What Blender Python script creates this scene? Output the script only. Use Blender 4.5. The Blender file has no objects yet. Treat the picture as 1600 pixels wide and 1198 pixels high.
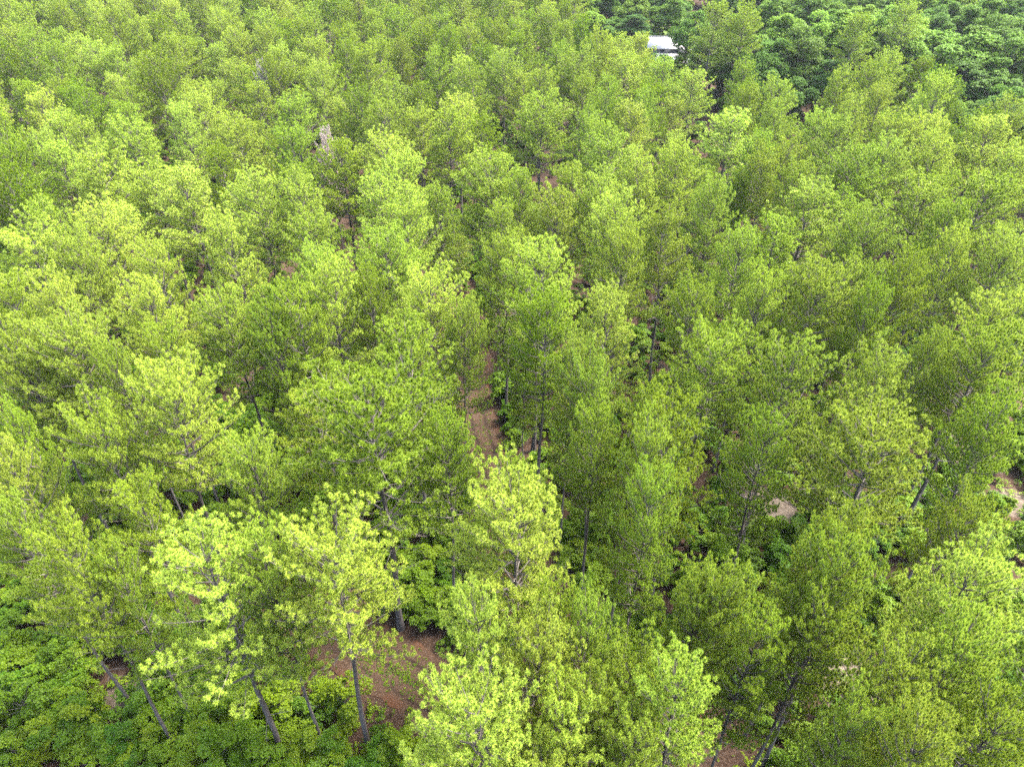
import bpy, math, random
import numpy as np
from mathutils import Vector, noise

# ------------------------------------------------------------------ camera, sky, sun, exposure
scene = bpy.context.scene
H_CAM, PITCH, F = 45.0, math.radians(35.4), 1066.7
cam_d = bpy.data.cameras.new('camera'); cam = bpy.data.objects.new('camera', cam_d)
scene.collection.objects.link(cam); scene.camera = cam
cam.location = (0, 0, H_CAM); cam.rotation_euler = (math.pi/2-PITCH, 0, 0)
cam_d.sensor_width = 36; cam_d.lens = 24.0; cam_d.clip_start = 0.5; cam_d.clip_end = 3000

SUN_EL, SUN_AZ = math.radians(57), math.radians(75)      # azimuth measured from +Y towards +X
world = bpy.data.worlds.new('World'); scene.world = world; world.use_nodes = True
wn = world.node_tree; bg = wn.nodes['Background']
sky = wn.nodes.new('ShaderNodeTexSky'); sky.sky_type = 'NISHITA'; sky.sun_disc = False
sky.sun_elevation = SUN_EL; sky.sun_rotation = SUN_AZ; sky.air_density = 1.0; sky.dust_density = 4.0; sky.ozone_density = 0.6
wn.links.new(sky.outputs[0], bg.inputs[0]); bg.inputs[1].default_value = 0.15
sun_d = bpy.data.lights.new('sun', 'SUN'); sun_d.energy = 2.2; sun_d.angle = math.radians(18); sun_d.color = (1, .955, .88)
sun = bpy.data.objects.new('sun', sun_d); scene.collection.objects.link(sun)
sd = Vector((math.sin(SUN_AZ)*math.cos(SUN_EL), math.cos(SUN_AZ)*math.cos(SUN_EL), math.sin(SUN_EL)))
sun.rotation_euler = sd.to_track_quat('Z', 'Y').to_euler(); sun.location = (0, 0, 120)
scene.view_settings.view_transform = 'Standard'; scene.view_settings.look = 'None'
scene.view_settings.exposure = 3.0; scene.view_settings.gamma = 1.0
cy = scene.cycles
cy.use_denoising = False
cy.max_bounces = 6; cy.diffuse_bounces = 4; cy.glossy_bounces = 1; cy.transmission_bounces = 4
cy.volume_bounces = 0; cy.transparent_max_bounces = 4; cy.caustics_reflective = False; cy.caustics_refractive = False

C = scene.collection
FWD = np.array([0, math.cos(PITCH), -math.sin(PITCH)]); UP = np.array([0, math.sin(PITCH), math.cos(PITCH)])

# ------------------------------------------------------------------ terrain and pixel helpers
def sstep(a, b, v):
    t = min(1, max(0, (v-a)/(b-a))); return t*t*(3-2*t)
def ground_z(x, y):
    z = 8.7*sstep(90, 240, y) + 10*sstep(290, 520, y)
    z += 0.25*math.sin(x*.07+1.3)*math.cos(y*.055) if y > -40 else 0
    return z
def ray(px, py):
    return np.array([(px-800)/F, 0, 0]) + UP*((599-py)/F) + FWD
def at(px, py, h=0.0):
    """ground point under the place where the ray through a photo pixel is h metres above the ground"""
    d = ray(px, py); t = 20.0
    for _ in range(4000):
        p = d*t; z = H_CAM + p[2]
        if z <= ground_z(p[0], p[1]) + h: break
        t += 0.12
    return float(p[0]), float(p[1]), t      # t = depth along the camera axis
def proj(x, y, z):
    v = np.array([x, y, z-H_CAM]); w = v@FWD
    if w < 1: return None
    return 800+F*v[0]/w, 599-F*(v@UP)/w, w

# ------------------------------------------------------------------ materials
def new_mat(name):
    m = bpy.data.materials.new(name); m.use_nodes = True
    nt = m.node_tree; return m, nt, nt.nodes, nt.links
def leaf_material(name, dark, light, fresh, transl=.38, rough=.5, spec=.35):
    """colour from a per-shoot value stored on the mesh, a per-tree tone, and fine variation"""
    m, nt, N, L = new_mat(name); out = N['Material Output']; pb = N['Principled BSDF']
    a = N.new('ShaderNodeAttribute'); a.attribute_name = 'shoot'
    oi = N.new('ShaderNodeObjectInfo')
    ia = N.new('ShaderNodeAttribute'); ia.attribute_type = 'INSTANCER'; ia.attribute_name = 'tone'
    sep = N.new('ShaderNodeSeparateColor'); L.new(oi.outputs['Color'], sep.inputs[0])
    # own objects carry tone in the red channel of the object colour (white = not set)
    lt = N.new('ShaderNodeMath'); lt.operation = 'LESS_THAN'; lt.inputs[1].default_value = .999; L.new(sep.outputs[0], lt.inputs[0])
    mu = N.new('ShaderNodeMath'); mu.operation = 'MULTIPLY'; L.new(sep.outputs[0], mu.inputs[0]); L.new(lt.outputs[0], mu.inputs[1])
    tone = N.new('ShaderNodeMath'); tone.operation = 'ADD'; L.new(mu.outputs[0], tone.inputs[0]); L.new(ia.outputs['Fac'], tone.inputs[1])
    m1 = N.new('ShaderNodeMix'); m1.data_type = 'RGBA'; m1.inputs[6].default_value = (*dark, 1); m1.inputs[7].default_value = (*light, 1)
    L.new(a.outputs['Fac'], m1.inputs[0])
    m2 = N.new('ShaderNodeMix'); m2.data_type = 'RGBA'; m2.inputs[7].default_value = (*fresh, 1)
    L.new(m1.outputs[2], m2.inputs[6])
    sc = N.new('ShaderNodeMath'); sc.operation = 'MULTIPLY'; sc.inputs[1].default_value = .8; L.new(tone.outputs[0], sc.inputs[0]); L.new(sc.outputs[0], m2.inputs[0])
    hs = N.new('ShaderNodeHueSaturation'); L.new(m2.outputs[2], hs.inputs['Color'])
    mr = N.new('ShaderNodeMapRange'); mr.inputs[3].default_value = .495; mr.inputs[4].default_value = .512; L.new(oi.outputs['Random'], mr.inputs[0]); L.new(mr.outputs[0], hs.inputs['Hue'])
    mv = N.new('ShaderNodeMapRange'); mv.inputs[3].default_value = .88; mv.inputs[4].default_value = 1.12
    fr = N.new('ShaderNodeMath'); fr.operation = 'FRACT'; mm = N.new('ShaderNodeMath'); mm.operation = 'MULTIPLY'; mm.inputs[1].default_value = 7.13
    L.new(oi.outputs['Random'], mm.inputs[0]); L.new(mm.outputs[0], fr.inputs[0]); L.new(fr.outputs[0], mv.inputs[0]); L.new(mv.outputs[0], hs.inputs['Value'])
    L.new(hs.outputs[0], pb.inputs['Base Color']); pb.inputs['Roughness'].default_value = rough; pb.inputs['Specular IOR Level'].default_value = spec
    tr = N.new('ShaderNodeBsdfTranslucent'); L.new(hs.outputs[0], tr.inputs[0])
    mx = N.new('ShaderNodeMixShader'); mx.inputs[0].default_value = transl
    L.new(pb.outputs[0], mx.inputs[1]); L.new(tr.outputs[0], mx.inputs[2]); L.new(mx.outputs[0], out.inputs[0])
    return m
def noise_mat(name, stops, scale, rough=.9, bump=0, detail=8, dist=0, coords='Object'):
    m, nt, N, L = new_mat(name); pb = N['Principled BSDF']
    tc = N.new('ShaderNodeTexCoord'); n = N.new('ShaderNodeTexNoise'); n.inputs['Scale'].default_value = scale; n.inputs['Detail'].default_value = detail
    n.inputs['Distortion'].default_value = dist; n.inputs['Roughness'].default_value = .65
    L.new(tc.outputs[coords], n.inputs['Vector'])
    cr = N.new('ShaderNodeValToRGB'); els = cr.color_ramp.elements
    for i, (p, c) in enumerate(stops):
        e = els[i] if i < 2 else els.new(p)
        e.position = p; e.color = (*c, 1)
    L.new(n.outputs[0], cr.inputs[0]); L.new(cr.outputs[0], pb.inputs['Base Color']); pb.inputs['Roughness'].default_value = rough
    pb.inputs['Specular IOR Level'].default_value = .25
    if bump:
        b = N.new('ShaderNodeBump'); b.inputs['Strength'].default_value = bump; b.inputs['Distance'].default_value = .05
        L.new(n.outputs[0], b.inputs['Height']); L.new(b.outputs[0], pb.inputs['Normal'])
    return m
M = {}
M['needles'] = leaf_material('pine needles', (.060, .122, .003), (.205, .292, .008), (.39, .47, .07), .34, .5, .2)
M['leaves'] = leaf_material('broad leaves', (.030, .085, .003), (.10, .19, .005), (.22, .30, .008), .42, .5, .2)
M['oak_leaves'] = leaf_material('oak leaves', (.025, .070, .010), (.085, .165, .018), (.22, .33, .026), .40, .6, .12)
M['dead_needles'] = leaf_material('dead needles', (.28, .15, .10), (.42, .31, .26), (.45, .42, .40), .2, .7, .2)
M['bark'] = noise_mat('pine bark', [(.3, (.04, .033, .031)), (.6, (.095, .083, .08)), (.75, (.15, .135, .132))], 5, .95, .6)
M['twig'] = noise_mat('grey twig bark', [(.3, (.07, .058, .05)), (.6, (.14, .122, .11)), (.8, (.24, .22, .205))], 3, .9)

def ground_material():
    m, nt, N, L = new_mat('forest floor'); pb = N['Principled BSDF']; tc = N.new('ShaderNodeTexCoord')
    def nz(s, d=8, r=.65):
        n = N.new('ShaderNodeTexNoise'); n.inputs['Scale'].default_value = s; n.inputs['Detail'].default_value = d; n.inputs['Roughness'].default_value = r
        L.new(tc.outputs['Object'], n.inputs['Vector']); return n
    def ramp(n, st):
        cr = N.new('ShaderNodeValToRGB')
        for i, (p, c) in enumerate(st):
            e = cr.color_ramp.elements[i] if i < 2 else cr.color_ramp.elements.new(p)
            e.position = p; e.color = (*c, 1)
        L.new(n.outputs[0], cr.inputs[0]); return cr
    straw = ramp(nz(6.0, 10, .75), [(.33, (.016, .009, .005)), (.5, (.042, .024, .015)), (.64, (.085, .058, .04)), (.8, (.16, .13, .10))])
    sand = ramp(nz(4.0, 10, .75), [(.3, (.035, .026, .018)), (.5, (.10, .078, .058)), (.7, (.18, .155, .125))])
    grass = ramp(nz(1.5, 8), [(.35, (.035, .07, .008)), (.6, (.08, .12, .02)), (.8, (.13, .13, .05))])
    at_s = N.new('ShaderNodeAttribute'); at_s.attribute_name = 'sand'
    at_g = N.new('ShaderNodeAttribute'); at_g.attribute_name = 'grass'
    brk = nz(.9, 6, .7)
    def mask(a):
        ad = N.new('ShaderNodeMath'); ad.operation = 'ADD'; L.new(a.outputs['Fac'], ad.inputs[0]); L.new(brk.outputs[0], ad.inputs[1])
        mr = N.new('ShaderNodeMapRange'); mr.inputs[1].default_value = .85; mr.inputs[2].default_value = 1.1; L.new(ad.outputs[0], mr.inputs[0]); return mr
    a1 = N.new('ShaderNodeMix'); a1.data_type = 'RGBA'; L.new(mask(at_s).outputs[0], a1.inputs[0]); L.new(straw.outputs[0], a1.inputs[6]); L.new(sand.outputs[0], a1.inputs[7])
    a2 = N.new('ShaderNodeMix'); a2.data_type = 'RGBA'; L.new(mask(at_g).outputs[0], a2.inputs[0]); L.new(a1.outputs[2], a2.inputs[6]); L.new(grass.outputs[0], a2.inputs[7])
    L.new(a2.outputs[2], pb.inputs['Base Color']); pb.inputs['Roughness'].default_value = .95; pb.inputs['Specular IOR Level'].default_value = .15
    b = N.new('ShaderNodeBump'); b.inputs['Strength'].default_value = .7; b.inputs['Distance'].default_value = .12
    L.new(nz(9, 10, .8).outputs[0], b.inputs['Height']); L.new(b.outputs[0], pb.inputs['Normal'])
    return m
M['ground'] = ground_material()

# ------------------------------------------------------------------ mesh helpers
def make_mesh(name, V, faces, mats, mat_idx=None, attr=None, smooth=False):
    """V (n,3) ; faces list of (k, array(m,k)) blocks"""
    me = bpy.data.meshes.new(name); V = np.asarray(V, dtype=np.float32)
    me.vertices.add(len(V)); me.vertices.foreach_set('co', V.ravel())
    loops = np.concatenate([f.ravel() for f in faces]).astype(np.int32)
    sizes = np.concatenate([np.full(len(f), f.shape[1], dtype=np.int32) for f in faces])
    starts = np.concatenate([[0], np.cumsum(sizes)[:-1]]).astype(np.int32)
    me.loops.add(len(loops)); me.loops.foreach_set('vertex_index', loops)
    me.polygons.add(len(sizes)); me.polygons.foreach_set('loop_start', starts); me.polygons.foreach_set('loop_total', sizes)
    if mat_idx is not None: me.polygons.foreach_set('material_index', np.asarray(mat_idx, dtype=np.int32))
    if smooth: me.polygons.foreach_set('use_smooth', np.ones(len(sizes), dtype=bool))
    for m in mats: me.materials.append(m)
    if attr is not None:
        for k, v in attr.items():
            a = me.attributes.new(k, 'FLOAT', 'POINT'); a.data.foreach_set('value', np.asarray(v, dtype=np.float32))
    me.update(calc_edges=True); me.validate(); return me
def tag(o, label=None, cat=None, group=None, kind=None):
    if label: o['label'] = label
    if cat: o['category'] = cat
    if group: o['group'] = group
    if kind: o['kind'] = kind
    return o
def link(name, me, parent=None):
    o = bpy.data.objects.new(name, me); C.objects.link(o)
    if parent: o.parent = parent
    return o
class Geo:
    """collects tubes (quads) in numpy"""
    def __init__(s): s.V, s.Q, s.n = [], [], 0
    def tube(s, P, R, k):
        P = np.asarray(P, float); R = np.asarray(R, float); n = len(P)
        T = np.gradient(P, axis=0); T /= np.linalg.norm(T, axis=1)[:, None]+1e-9
        ref = np.array([0, 0, 1.]) if abs(T[0, 2]) < .85 else np.array([1., 0, 0])
        A = np.cross(T, ref); A /= np.linalg.norm(A, axis=1)[:, None]+1e-9; B = np.cross(T, A)
        an = np.arange(k)*2*math.pi/k
        ring = P[:, None, :] + R[:, None, None]*(np.cos(an)[None, :, None]*A[:, None, :]+np.sin(an)[None, :, None]*B[:, None, :])
        s.V.append(ring.reshape(-1, 3))
        i = np.arange(n-1)[:, None]*k; j = np.arange(k)[None, :]; j2 = (j+1) % k
        s.Q.append((np.stack([i+j, i+j2, i+k+j2, i+k+j], -1)).reshape(-1, 4)+s.n); s.n += n*k
    def mesh(s, name, mats, smooth=True):
        return make_mesh(name, np.concatenate(s.V), [np.concatenate(s.Q)], mats, smooth=smooth)

def unit(v): return v/(np.linalg.norm(v, axis=-1, keepdims=True)+1e-9)

def needle_tris(P, D, val, rng, n, length, width, spread=(.45, 1.35), shoot=.26):
    """a bottle brush of thin triangles round each shoot (P position, D direction)"""
    m = len(P); P = np.repeat(P, n, 0); D = np.repeat(D, n, 0); val = np.repeat(val, n)
    r = unit(rng.normal(size=(m*n, 3))); side = unit(np.cross(D, r))
    ang = rng.uniform(*spread, size=m*n)[:, None]
    nd = unit(D*np.cos(ang)+side*np.sin(ang)); nd[:, 2] += .12; nd = unit(nd)
    u = rng.uniform(0, 1, size=m*n); base = P + D*(u*shoot)[:, None]; val = val+(u-.5)*.5
    Ln = (length*rng.uniform(.75, 1.2, size=m*n))[:, None]
    w = unit(np.cross(nd, unit(rng.normal(size=(m*n, 3)))))*width*.5
    V = np.stack([base-w, base+w, base+nd*Ln], 1).reshape(-1, 3)
    Fc = np.arange(len(V)).reshape(-1, 3)
    vv = np.repeat(np.clip(val+rng.uniform(-.12, .12, size=m*n), 0, 1), 3)
    return V, Fc, vv

def pine_skeleton(seed, Ht=20.0, R=5.0, cb=.45, kind='full'):
    rng = np.random.default_rng(seed)
    trunk, limbs = Geo(), Geo()
    nz = 14; zs = np.linspace(0, Ht-.3, nz)
    bend = rng.uniform(-.35, .35, 2); ph = rng.uniform(0, 6.28, 2)
    tx = bend[0]*(zs/Ht)**2 + .10*np.sin(zs*.5+ph[0]) ; ty = bend[1]*(zs/Ht)**2 + .10*np.sin(zs*.45+ph[1])
    tx -= tx[0]; ty -= ty[0]
    r = .205*(1-zs/Ht)**.75+.02; r[0] *= 1.35
    trunk.tube(np.stack([tx, ty, zs-(zs == 0)*.3], 1), r, 9)
    axis = lambda z: np.array([np.interp(z, zs, tx), np.interp(z, zs, ty), z])
    P, D, val = [], [], []
    az = rng.uniform(0, 6.28); cbz = cb*Ht; nb = int(rng.integers(66, 78))
    # lobes: direction dependent vigour gives every crown its own outline
    lob = rng.uniform(.66, 1.22, 7)
    bz = np.sort(cbz + (Ht-.5-cbz)*rng.uniform(0, 1, nb)**.8)
    for z in bz:
        t = (z-cbz)/(Ht-cbz); az += 2.4+rng.normal(0, .35)
        prof = math.sqrt(max(.03, 1-((t-.32)/.71)**2))
        vig = np.interp((az % 6.283)/6.283*7, np.arange(8), np.append(lob, lob[0]))
        Ln = max(.55, R*prof*vig*rng.uniform(.74, 1.1))
        el0 = math.radians(2+44*t+rng.normal(0, 7)); el1 = el0+math.radians(rng.uniform(12, 38))
        k = 6; s = np.linspace(0, 1, k); el = el0+(el1-el0)*s
        da = rng.normal(0, .22); a = az+da*s
        stp = Ln/(k-1)
        dirs = np.stack([np.cos(a)*np.cos(el), np.sin(a)*np.cos(el), np.sin(el)], 1)
        pts = axis(z)+np.concatenate([[np.zeros(3)], np.cumsum(dirs[:-1]*stp, 0)])
        rb = .018+.020*Ln/R*1.3
        limbs.tube(pts, np.linspace(rb*1.5, .010, k), 4)
        bare = rng.random() < (.02 + .15*max(0, .3-t)/.3)
        nsec = int(Ln*4.2)+2
        for q in range(nsec):
            u = .22+.78*(q+rng.random()*.7)/nsec; u = min(u, .99)
            p0 = np.array([np.interp(u, s, pts[:, c]) for c in range(3)]); dm = unit(np.array([np.interp(u, s, dirs[:, c]) for c in range(3)]))
            sgn = 1 if q % 2 else -1
            lat = unit(np.cross(dm, [0, 0, 1.]))*sgn
            sl = (.40+.95*(1-u)+.3*rng.random())*min(1, .5+Ln/3.5)
            d1 = unit(dm*rng.uniform(.4, 1.0)+lat*rng.uniform(.5, 1.1)+np.array([0, 0, rng.uniform(.15, .75)]))
            p1 = p0+d1*sl*.55; d2 = unit(d1+np.array([0, 0, .45])); p2 = p1+d2*sl*.45
            if bare and rng.random() < .8:
                limbs.tube([p0, p1, p2], [.011, .008, .005], 3); continue
            if rng.random() < .45: limbs.tube([p0, p1, p2], [.010, .007, .005], 3)
            for f_, dd in ((.5, d1), (1.0, d2)) if sl < .95 else ((.35, d1), (.7, d1), (1.0, d2)):
                if rng.random() < .12: continue
                jit = rng.normal(0, .10, 3)
                pp = p0+(p2-p0)*f_+jit
                nd = unit(dd*.5+unit(jit)*.3+np.array([0, 0, .85]))
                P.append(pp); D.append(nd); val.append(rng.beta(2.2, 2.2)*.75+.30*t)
        for q in range(3):
            if bare: break
            P.append(pts[-1]+rng.normal(0, .1, 3)); D.append(unit(dirs[-1]+rng.normal(0, .35, 3)+np.array([0, 0, .6]))); val.append(.6+.3*rng.random())
    for q in range(16):      # leader
        P.append(axis(Ht-.9)+np.array([rng.normal(0, .22), rng.normal(0, .22), rng.uniform(0, 1.0)])); D.append(unit(np.array([rng.normal(0, .3), rng.normal(0, .3), 1]))); val.append(.8)
    # dead stubs below the crown
    for q in range(int(rng.integers(5, 12))):
        z = rng.uniform(.22*Ht, cbz+.8); a = rng.uniform(0, 6.28); Ln = rng.uniform(.5, 2.4); el = rng.uniform(-.25, .35)
        p0 = axis(z); d = np.array([math.cos(a)*math.cos(el), math.sin(a)*math.cos(el), math.sin(el)])
        p1 = p0+d*Ln*.5; p2 = p0+d*Ln+np.array([0, 0, rng.uniform(-.25, .3)])
        limbs.tube([p0, p1, p2], [.028, .018, .006], 4)
        if Ln > 1.2:
            for _ in range(3):
                e = p0+d*Ln*rng.uniform(.4, .9); limbs.tube([e, e+unit(d+rng.normal(0, .7, 3))*rng.uniform(.3, .7)], [.010, .004], 3)
    P, D, val = np.array(P), np.array(D), np.clip(np.array(val), 0, 1)
    off = rng.uniform(-50, 50, 3)
    field = np.array([noise.noise(Vector(p*.95+off)) for p in P])      # foliage gathers in clumps with gaps between
    keep = field > rng.uniform(-.75, -.30, len(P))
    cells = {}; DM = .30                                               # shoots keep their distance, so each reads as a tuft
    for k in rng.permutation(len(P)):
        if not keep[k]: continue
        c = tuple((P[k]//DM).astype(int)); ok = True
        for dx in (-1, 0, 1):
            for dy in (-1, 0, 1):
                for dz in (-1, 0, 1):
                    for q in cells.get((c[0]+dx, c[1]+dy, c[2]+dz), ()):
                        if ((P[q]-P[k])**2).sum() < DM*DM: ok = False
        if ok: cells.setdefault(c, []).append(k)
        else: keep[k] = False
    return trunk, limbs, P[keep], D[keep], val[keep], rng

def pine_meshes(seed, lod, **kw):
    trunk, limbs, P, D, val, rng = pine_skeleton(seed, **kw)
    if lod == 0: V, Fc, vv = needle_tris(P, D, val, rng, 84, .22, .040, spread=(.05, 1.75), shoot=.16)
    else: V, Fc, vv = needle_tris(P, D, val, rng, 30, .25, .082, spread=(.05, 1.75), shoot=.16)
    return trunk, limbs, V, Fc, vv

def wood_mesh(a, b):
    aV, aQ, bV, bQ = np.concatenate(a.V), np.concatenate(a.Q), np.concatenate(b.V), np.concatenate(b.Q)
    return make_mesh('pine_trunk_mesh', np.concatenate([aV, bV]), [aQ, bQ+len(aV)], [M['bark'], M['twig']],
                     mat_idx=np.concatenate([np.zeros(len(aQ)), np.ones(len(bQ))]), smooth=True)

NEAR, FARV = [], []
for i in range(9):
    kw = dict(R=5.0, cb=[.43, .49, .53, .46, .40, .54, .45, .51, .42][i])
    tr_, li_, V, Fc, vv = pine_meshes(100+i, 0, **kw)
    NEAR.append((wood_mesh(tr_, li_), None,
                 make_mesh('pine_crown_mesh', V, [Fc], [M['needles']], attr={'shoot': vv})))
for i in range(6):
    tr_, li_, V, Fc, vv = pine_meshes(200+i, 1, R=5.0, cb=[.43, .51, .47, .41, .45, .49][i])
    tm, lm = wood_mesh(tr_, li_), None
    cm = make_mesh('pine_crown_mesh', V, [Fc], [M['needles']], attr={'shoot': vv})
    # the same tree as one mesh, for the mass of far trees
    tV, tQ = np.concatenate(tr_.V), np.concatenate(tr_.Q); lV, lQ = np.concatenate(li_.V), np.concatenate(li_.Q)
    AV = np.concatenate([tV, lV, V]); o1 = len(tV); o2 = o1+len(lV)
    jm = make_mesh('far_pine_mesh', AV, [tQ, lQ+o1, Fc+o2], [M['bark'], M['twig'], M['needles']],
                   mat_idx=np.concatenate([np.zeros(len(tQ)), np.ones(len(lQ)), np.full(len(Fc), 2)]),
                   attr={'shoot': np.concatenate([np.zeros(o2), vv])})
    FARV.append((tm, lm, cm, jm))

def leafy(seed, rx, rz, zc, nclump, nleaf, leaf, cl_r, stems=True, th=.16, lobes=9, updir=.8, zmin=.15, low=1.0, sp=(.42, .68), lr_=(.34, .54)):
    """broadleaf crown: leaf rosettes spread on a lobed ellipsoid of clumps with inner gaps"""
    rng = np.random.default_rng(seed); g = Geo()
    L_ = unit(rng.normal(size=(lobes, 3))); L_[:, 2] = np.abs(L_[:, 2])*1.0-.35*low; L_ = unit(L_)
    lc = L_*np.array([rx, rx, rz])*rng.uniform(*sp, (lobes, 1))+np.array([0, 0, zc]); lc[0] = (0, 0, zc+rz*.35)
    lr = rng.uniform(*lr_, lobes)*rx
    which = rng.integers(0, lobes, nclump); dv = unit(rng.normal(size=(nclump, 3))); dv[:, 2] = np.where(rng.random(nclump) < .7, np.abs(dv[:, 2]), dv[:, 2])
    rad = lr[which]*rng.uniform(.55, 1.05, nclump)**.6
    Pc = lc[which]+dv*rad[:, None]*np.array([1, 1, .85])
    Pc = Pc[Pc[:, 2] > zmin]; dv = unit(Pc-np.array([0, 0, zc-rz*.4])); m = len(Pc)
    sh = rng.beta(2, 2.2, m)
    P = np.repeat(Pc, nleaf, 0); D = np.repeat(dv, nleaf, 0); v = np.repeat(sh, nleaf); n = len(P)
    off = rng.normal(0, cl_r*.5, (n, 3)); off[:, 2] *= .6
    ctr = P+off
    nrm = unit(np.array([0, 0, updir])+D*.45+rng.normal(0, .42, (n, 3)))
    ax = unit(np.cross(nrm, rng.normal(size=(n, 3)))); bx = np.cross(nrm, ax)
    s = (leaf*rng.uniform(.7, 1.25, n))[:, None]
    V = np.stack([ctr-ax*s*.6, ctr-bx*s*.42+ax*s*.05, ctr+ax*s*.6-nrm*s*.12, ctr+bx*s*.42+ax*s*.05], 1).reshape(-1, 3)
    Fc = np.arange(len(V)).reshape(-1, 4); vv = np.repeat(np.clip(v+rng.uniform(-.15, .15, n), 0, 1), 4)
    base = np.array([0, 0, -.3])
    if stems:
        top = np.array([0, 0, zc+rz*.3]); g.tube([base, np.array([0, 0, zc*.5]), top], [th*1.25, th, th*.3], 7)
        for c in lc:
            st = np.array([0, 0, max(.25, min(c[2]*.6, zc*.85))]); mid = (st+c)/2+rng.normal(0, .08*rx, 3)
            g.tube([st, mid, c+(c-st)*.15], [th*.5, th*.3, th*.08], 5)
    return g, V, Fc, vv

SHRUB = []
for i in range(6):
    rx = [1.25, 1.0, 1.5, .9, 1.2, 1.6][i]; rz = [1.3, 1.5, 1.1, 1.0, 1.7, 1.5][i]; zc = rz*.95
    g, V, Fc, vv = leafy(300+i, rx, rz*1.15, zc*1.15, 460, 7, .13, .15, th=.035, lobes=15, updir=.6, sp=(.4, .95), lr_=(.18, .34))
    SHRUB.append((g.mesh('shrub_stem_mesh', [M['twig']]), make_mesh('shrub_foliage_mesh', V, [Fc], [M['leaves']], attr={'shoot': vv}), g, V, Fc, vv))
OAK = []
for i in range(6):
    rx = [5.6, 5.0, 6.0, 4.8, 5.4, 5.2][i]; rz = [4.6, 5.4, 4.8, 5.2, 5.8, 4.4][i]
    g, V, Fc, vv = leafy(400+i, rx, rz+1.9, 8.9, 3000, 11, .30, .42, th=.27, lobes=34, updir=.5, low=1.7, sp=(.45, .88), lr_=(.22, .40))
    OAK.append((g.mesh('oak_trunk_mesh', [M['bark']]), make_mesh('oak_crown_mesh', V, [Fc], [M['oak_leaves']], attr={'shoot': vv})))

# ------------------------------------------------------------------ tracks
TRACK_A = [(742, 560), (738, 600), (748, 660), (765, 720), (782, 780), (800, 830), (822, 890), (842, 940), (866, 1000), (892, 1070), (925, 1145), (965, 1230)]
TRACK_A0 = [(470, 320), (570, 380), (650, 440), (708, 505)]
TRACK_B = [(380, 880), (450, 940), (530, 990), (585, 1025), (645, 1065), (705, 1098), (780, 1128), (860, 1143), (925, 1145), (1010, 1150), (1110, 1165)]
def world_path(pts):
    w = [at(*p)[:2] for p in pts]; out = []
    for i in range(len(w)-1):
        p0, p1, p2, p3 = w[max(0, i-1)], w[i], w[i+1], w[min(len(w)-1, i+2)]
        d = math.dist(p1, p2); n = max(2, int(d/.35))
        for k in range(n):
            t = k/n
            out.append(tuple(.5*((2*p1[c])+(-p0[c]+p2[c])*t+(2*p0[c]-5*p1[c]+4*p2[c]-p3[c])*t*t+(-p0[c]+3*p1[c]-3*p2[c]+p3[c])*t**3) for c in (0, 1)))
    out.append(w[-1]); return np.array(out)
PA = world_path(TRACK_A0+TRACK_A); PB = world_path(TRACK_B)
def path_dist(x, y, P=None):
    if P is None: return min(path_dist(x, y, PA), path_dist(x, y, PB))
    return float(np.sqrt(((P-np.array([x, y]))**2).sum(1)).min())

def track_material():
    m, nt, N, L = new_mat('dirt track'); pb = N['Principled BSDF']; tc = N.new('ShaderNodeTexCoord')
    def nz(s, d, r):
        n = N.new('ShaderNodeTexNoise'); n.inputs['Scale'].default_value = s; n.inputs['Detail'].default_value = d; n.inputs['Roughness'].default_value = r
        L.new(tc.outputs['Object'], n.inputs['Vector']); return n
    cr = N.new('ShaderNodeValToRGB'); st = [(.3, (.022, .012, .007)), (.5, (.056, .033, .020)), (.62, (.095, .062, .042)), (.78, (.18, .14, .10))]
    for i, (p, c) in enumerate(st):
        e = cr.color_ramp.elements[i] if i < 2 else cr.color_ramp.elements.new(p)
        e.position = p; e.color = (*c, 1)
    L.new(nz(9, 10, .8).outputs[0], cr.inputs[0])
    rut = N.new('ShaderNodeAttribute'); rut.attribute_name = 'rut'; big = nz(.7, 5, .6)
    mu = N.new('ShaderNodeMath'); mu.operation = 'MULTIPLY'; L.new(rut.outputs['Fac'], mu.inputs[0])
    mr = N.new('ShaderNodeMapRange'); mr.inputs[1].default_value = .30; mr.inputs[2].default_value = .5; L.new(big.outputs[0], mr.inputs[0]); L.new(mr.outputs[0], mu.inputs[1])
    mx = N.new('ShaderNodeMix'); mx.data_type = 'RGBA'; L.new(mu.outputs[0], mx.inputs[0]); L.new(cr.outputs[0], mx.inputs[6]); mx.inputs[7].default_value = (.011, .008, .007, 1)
    red = N.new('ShaderNodeMix'); red.data_type = 'RGBA'; ed = N.new('ShaderNodeAttribute'); ed.attribute_name = 'edge'
    me_ = N.new('ShaderNodeMath'); me_.operation = 'MULTIPLY'; me_.inputs[1].default_value = .65; L.new(ed.outputs['Fac'], me_.inputs[0])
    L.new(me_.outputs[0], red.inputs[0]); L.new(mx.outputs[2], red.inputs[6]); red.inputs[7].default_value = (.085, .032, .014, 1)
    L.new(red.outputs[2], pb.inputs['Base Color']); pb.inputs['Roughness'].default_value = .95; pb.inputs['Specular IOR Level'].default_value = .15
    b = N.new('ShaderNodeBump'); b.inputs['Strength'].default_value = .8; b.inputs['Distance'].default_value = .08
    L.new(nz(12, 10, .8).outputs[0], b.inputs['Height']); L.new(b.outputs[0], pb.inputs['Normal']); return m
M['track'] = track_material()
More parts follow.
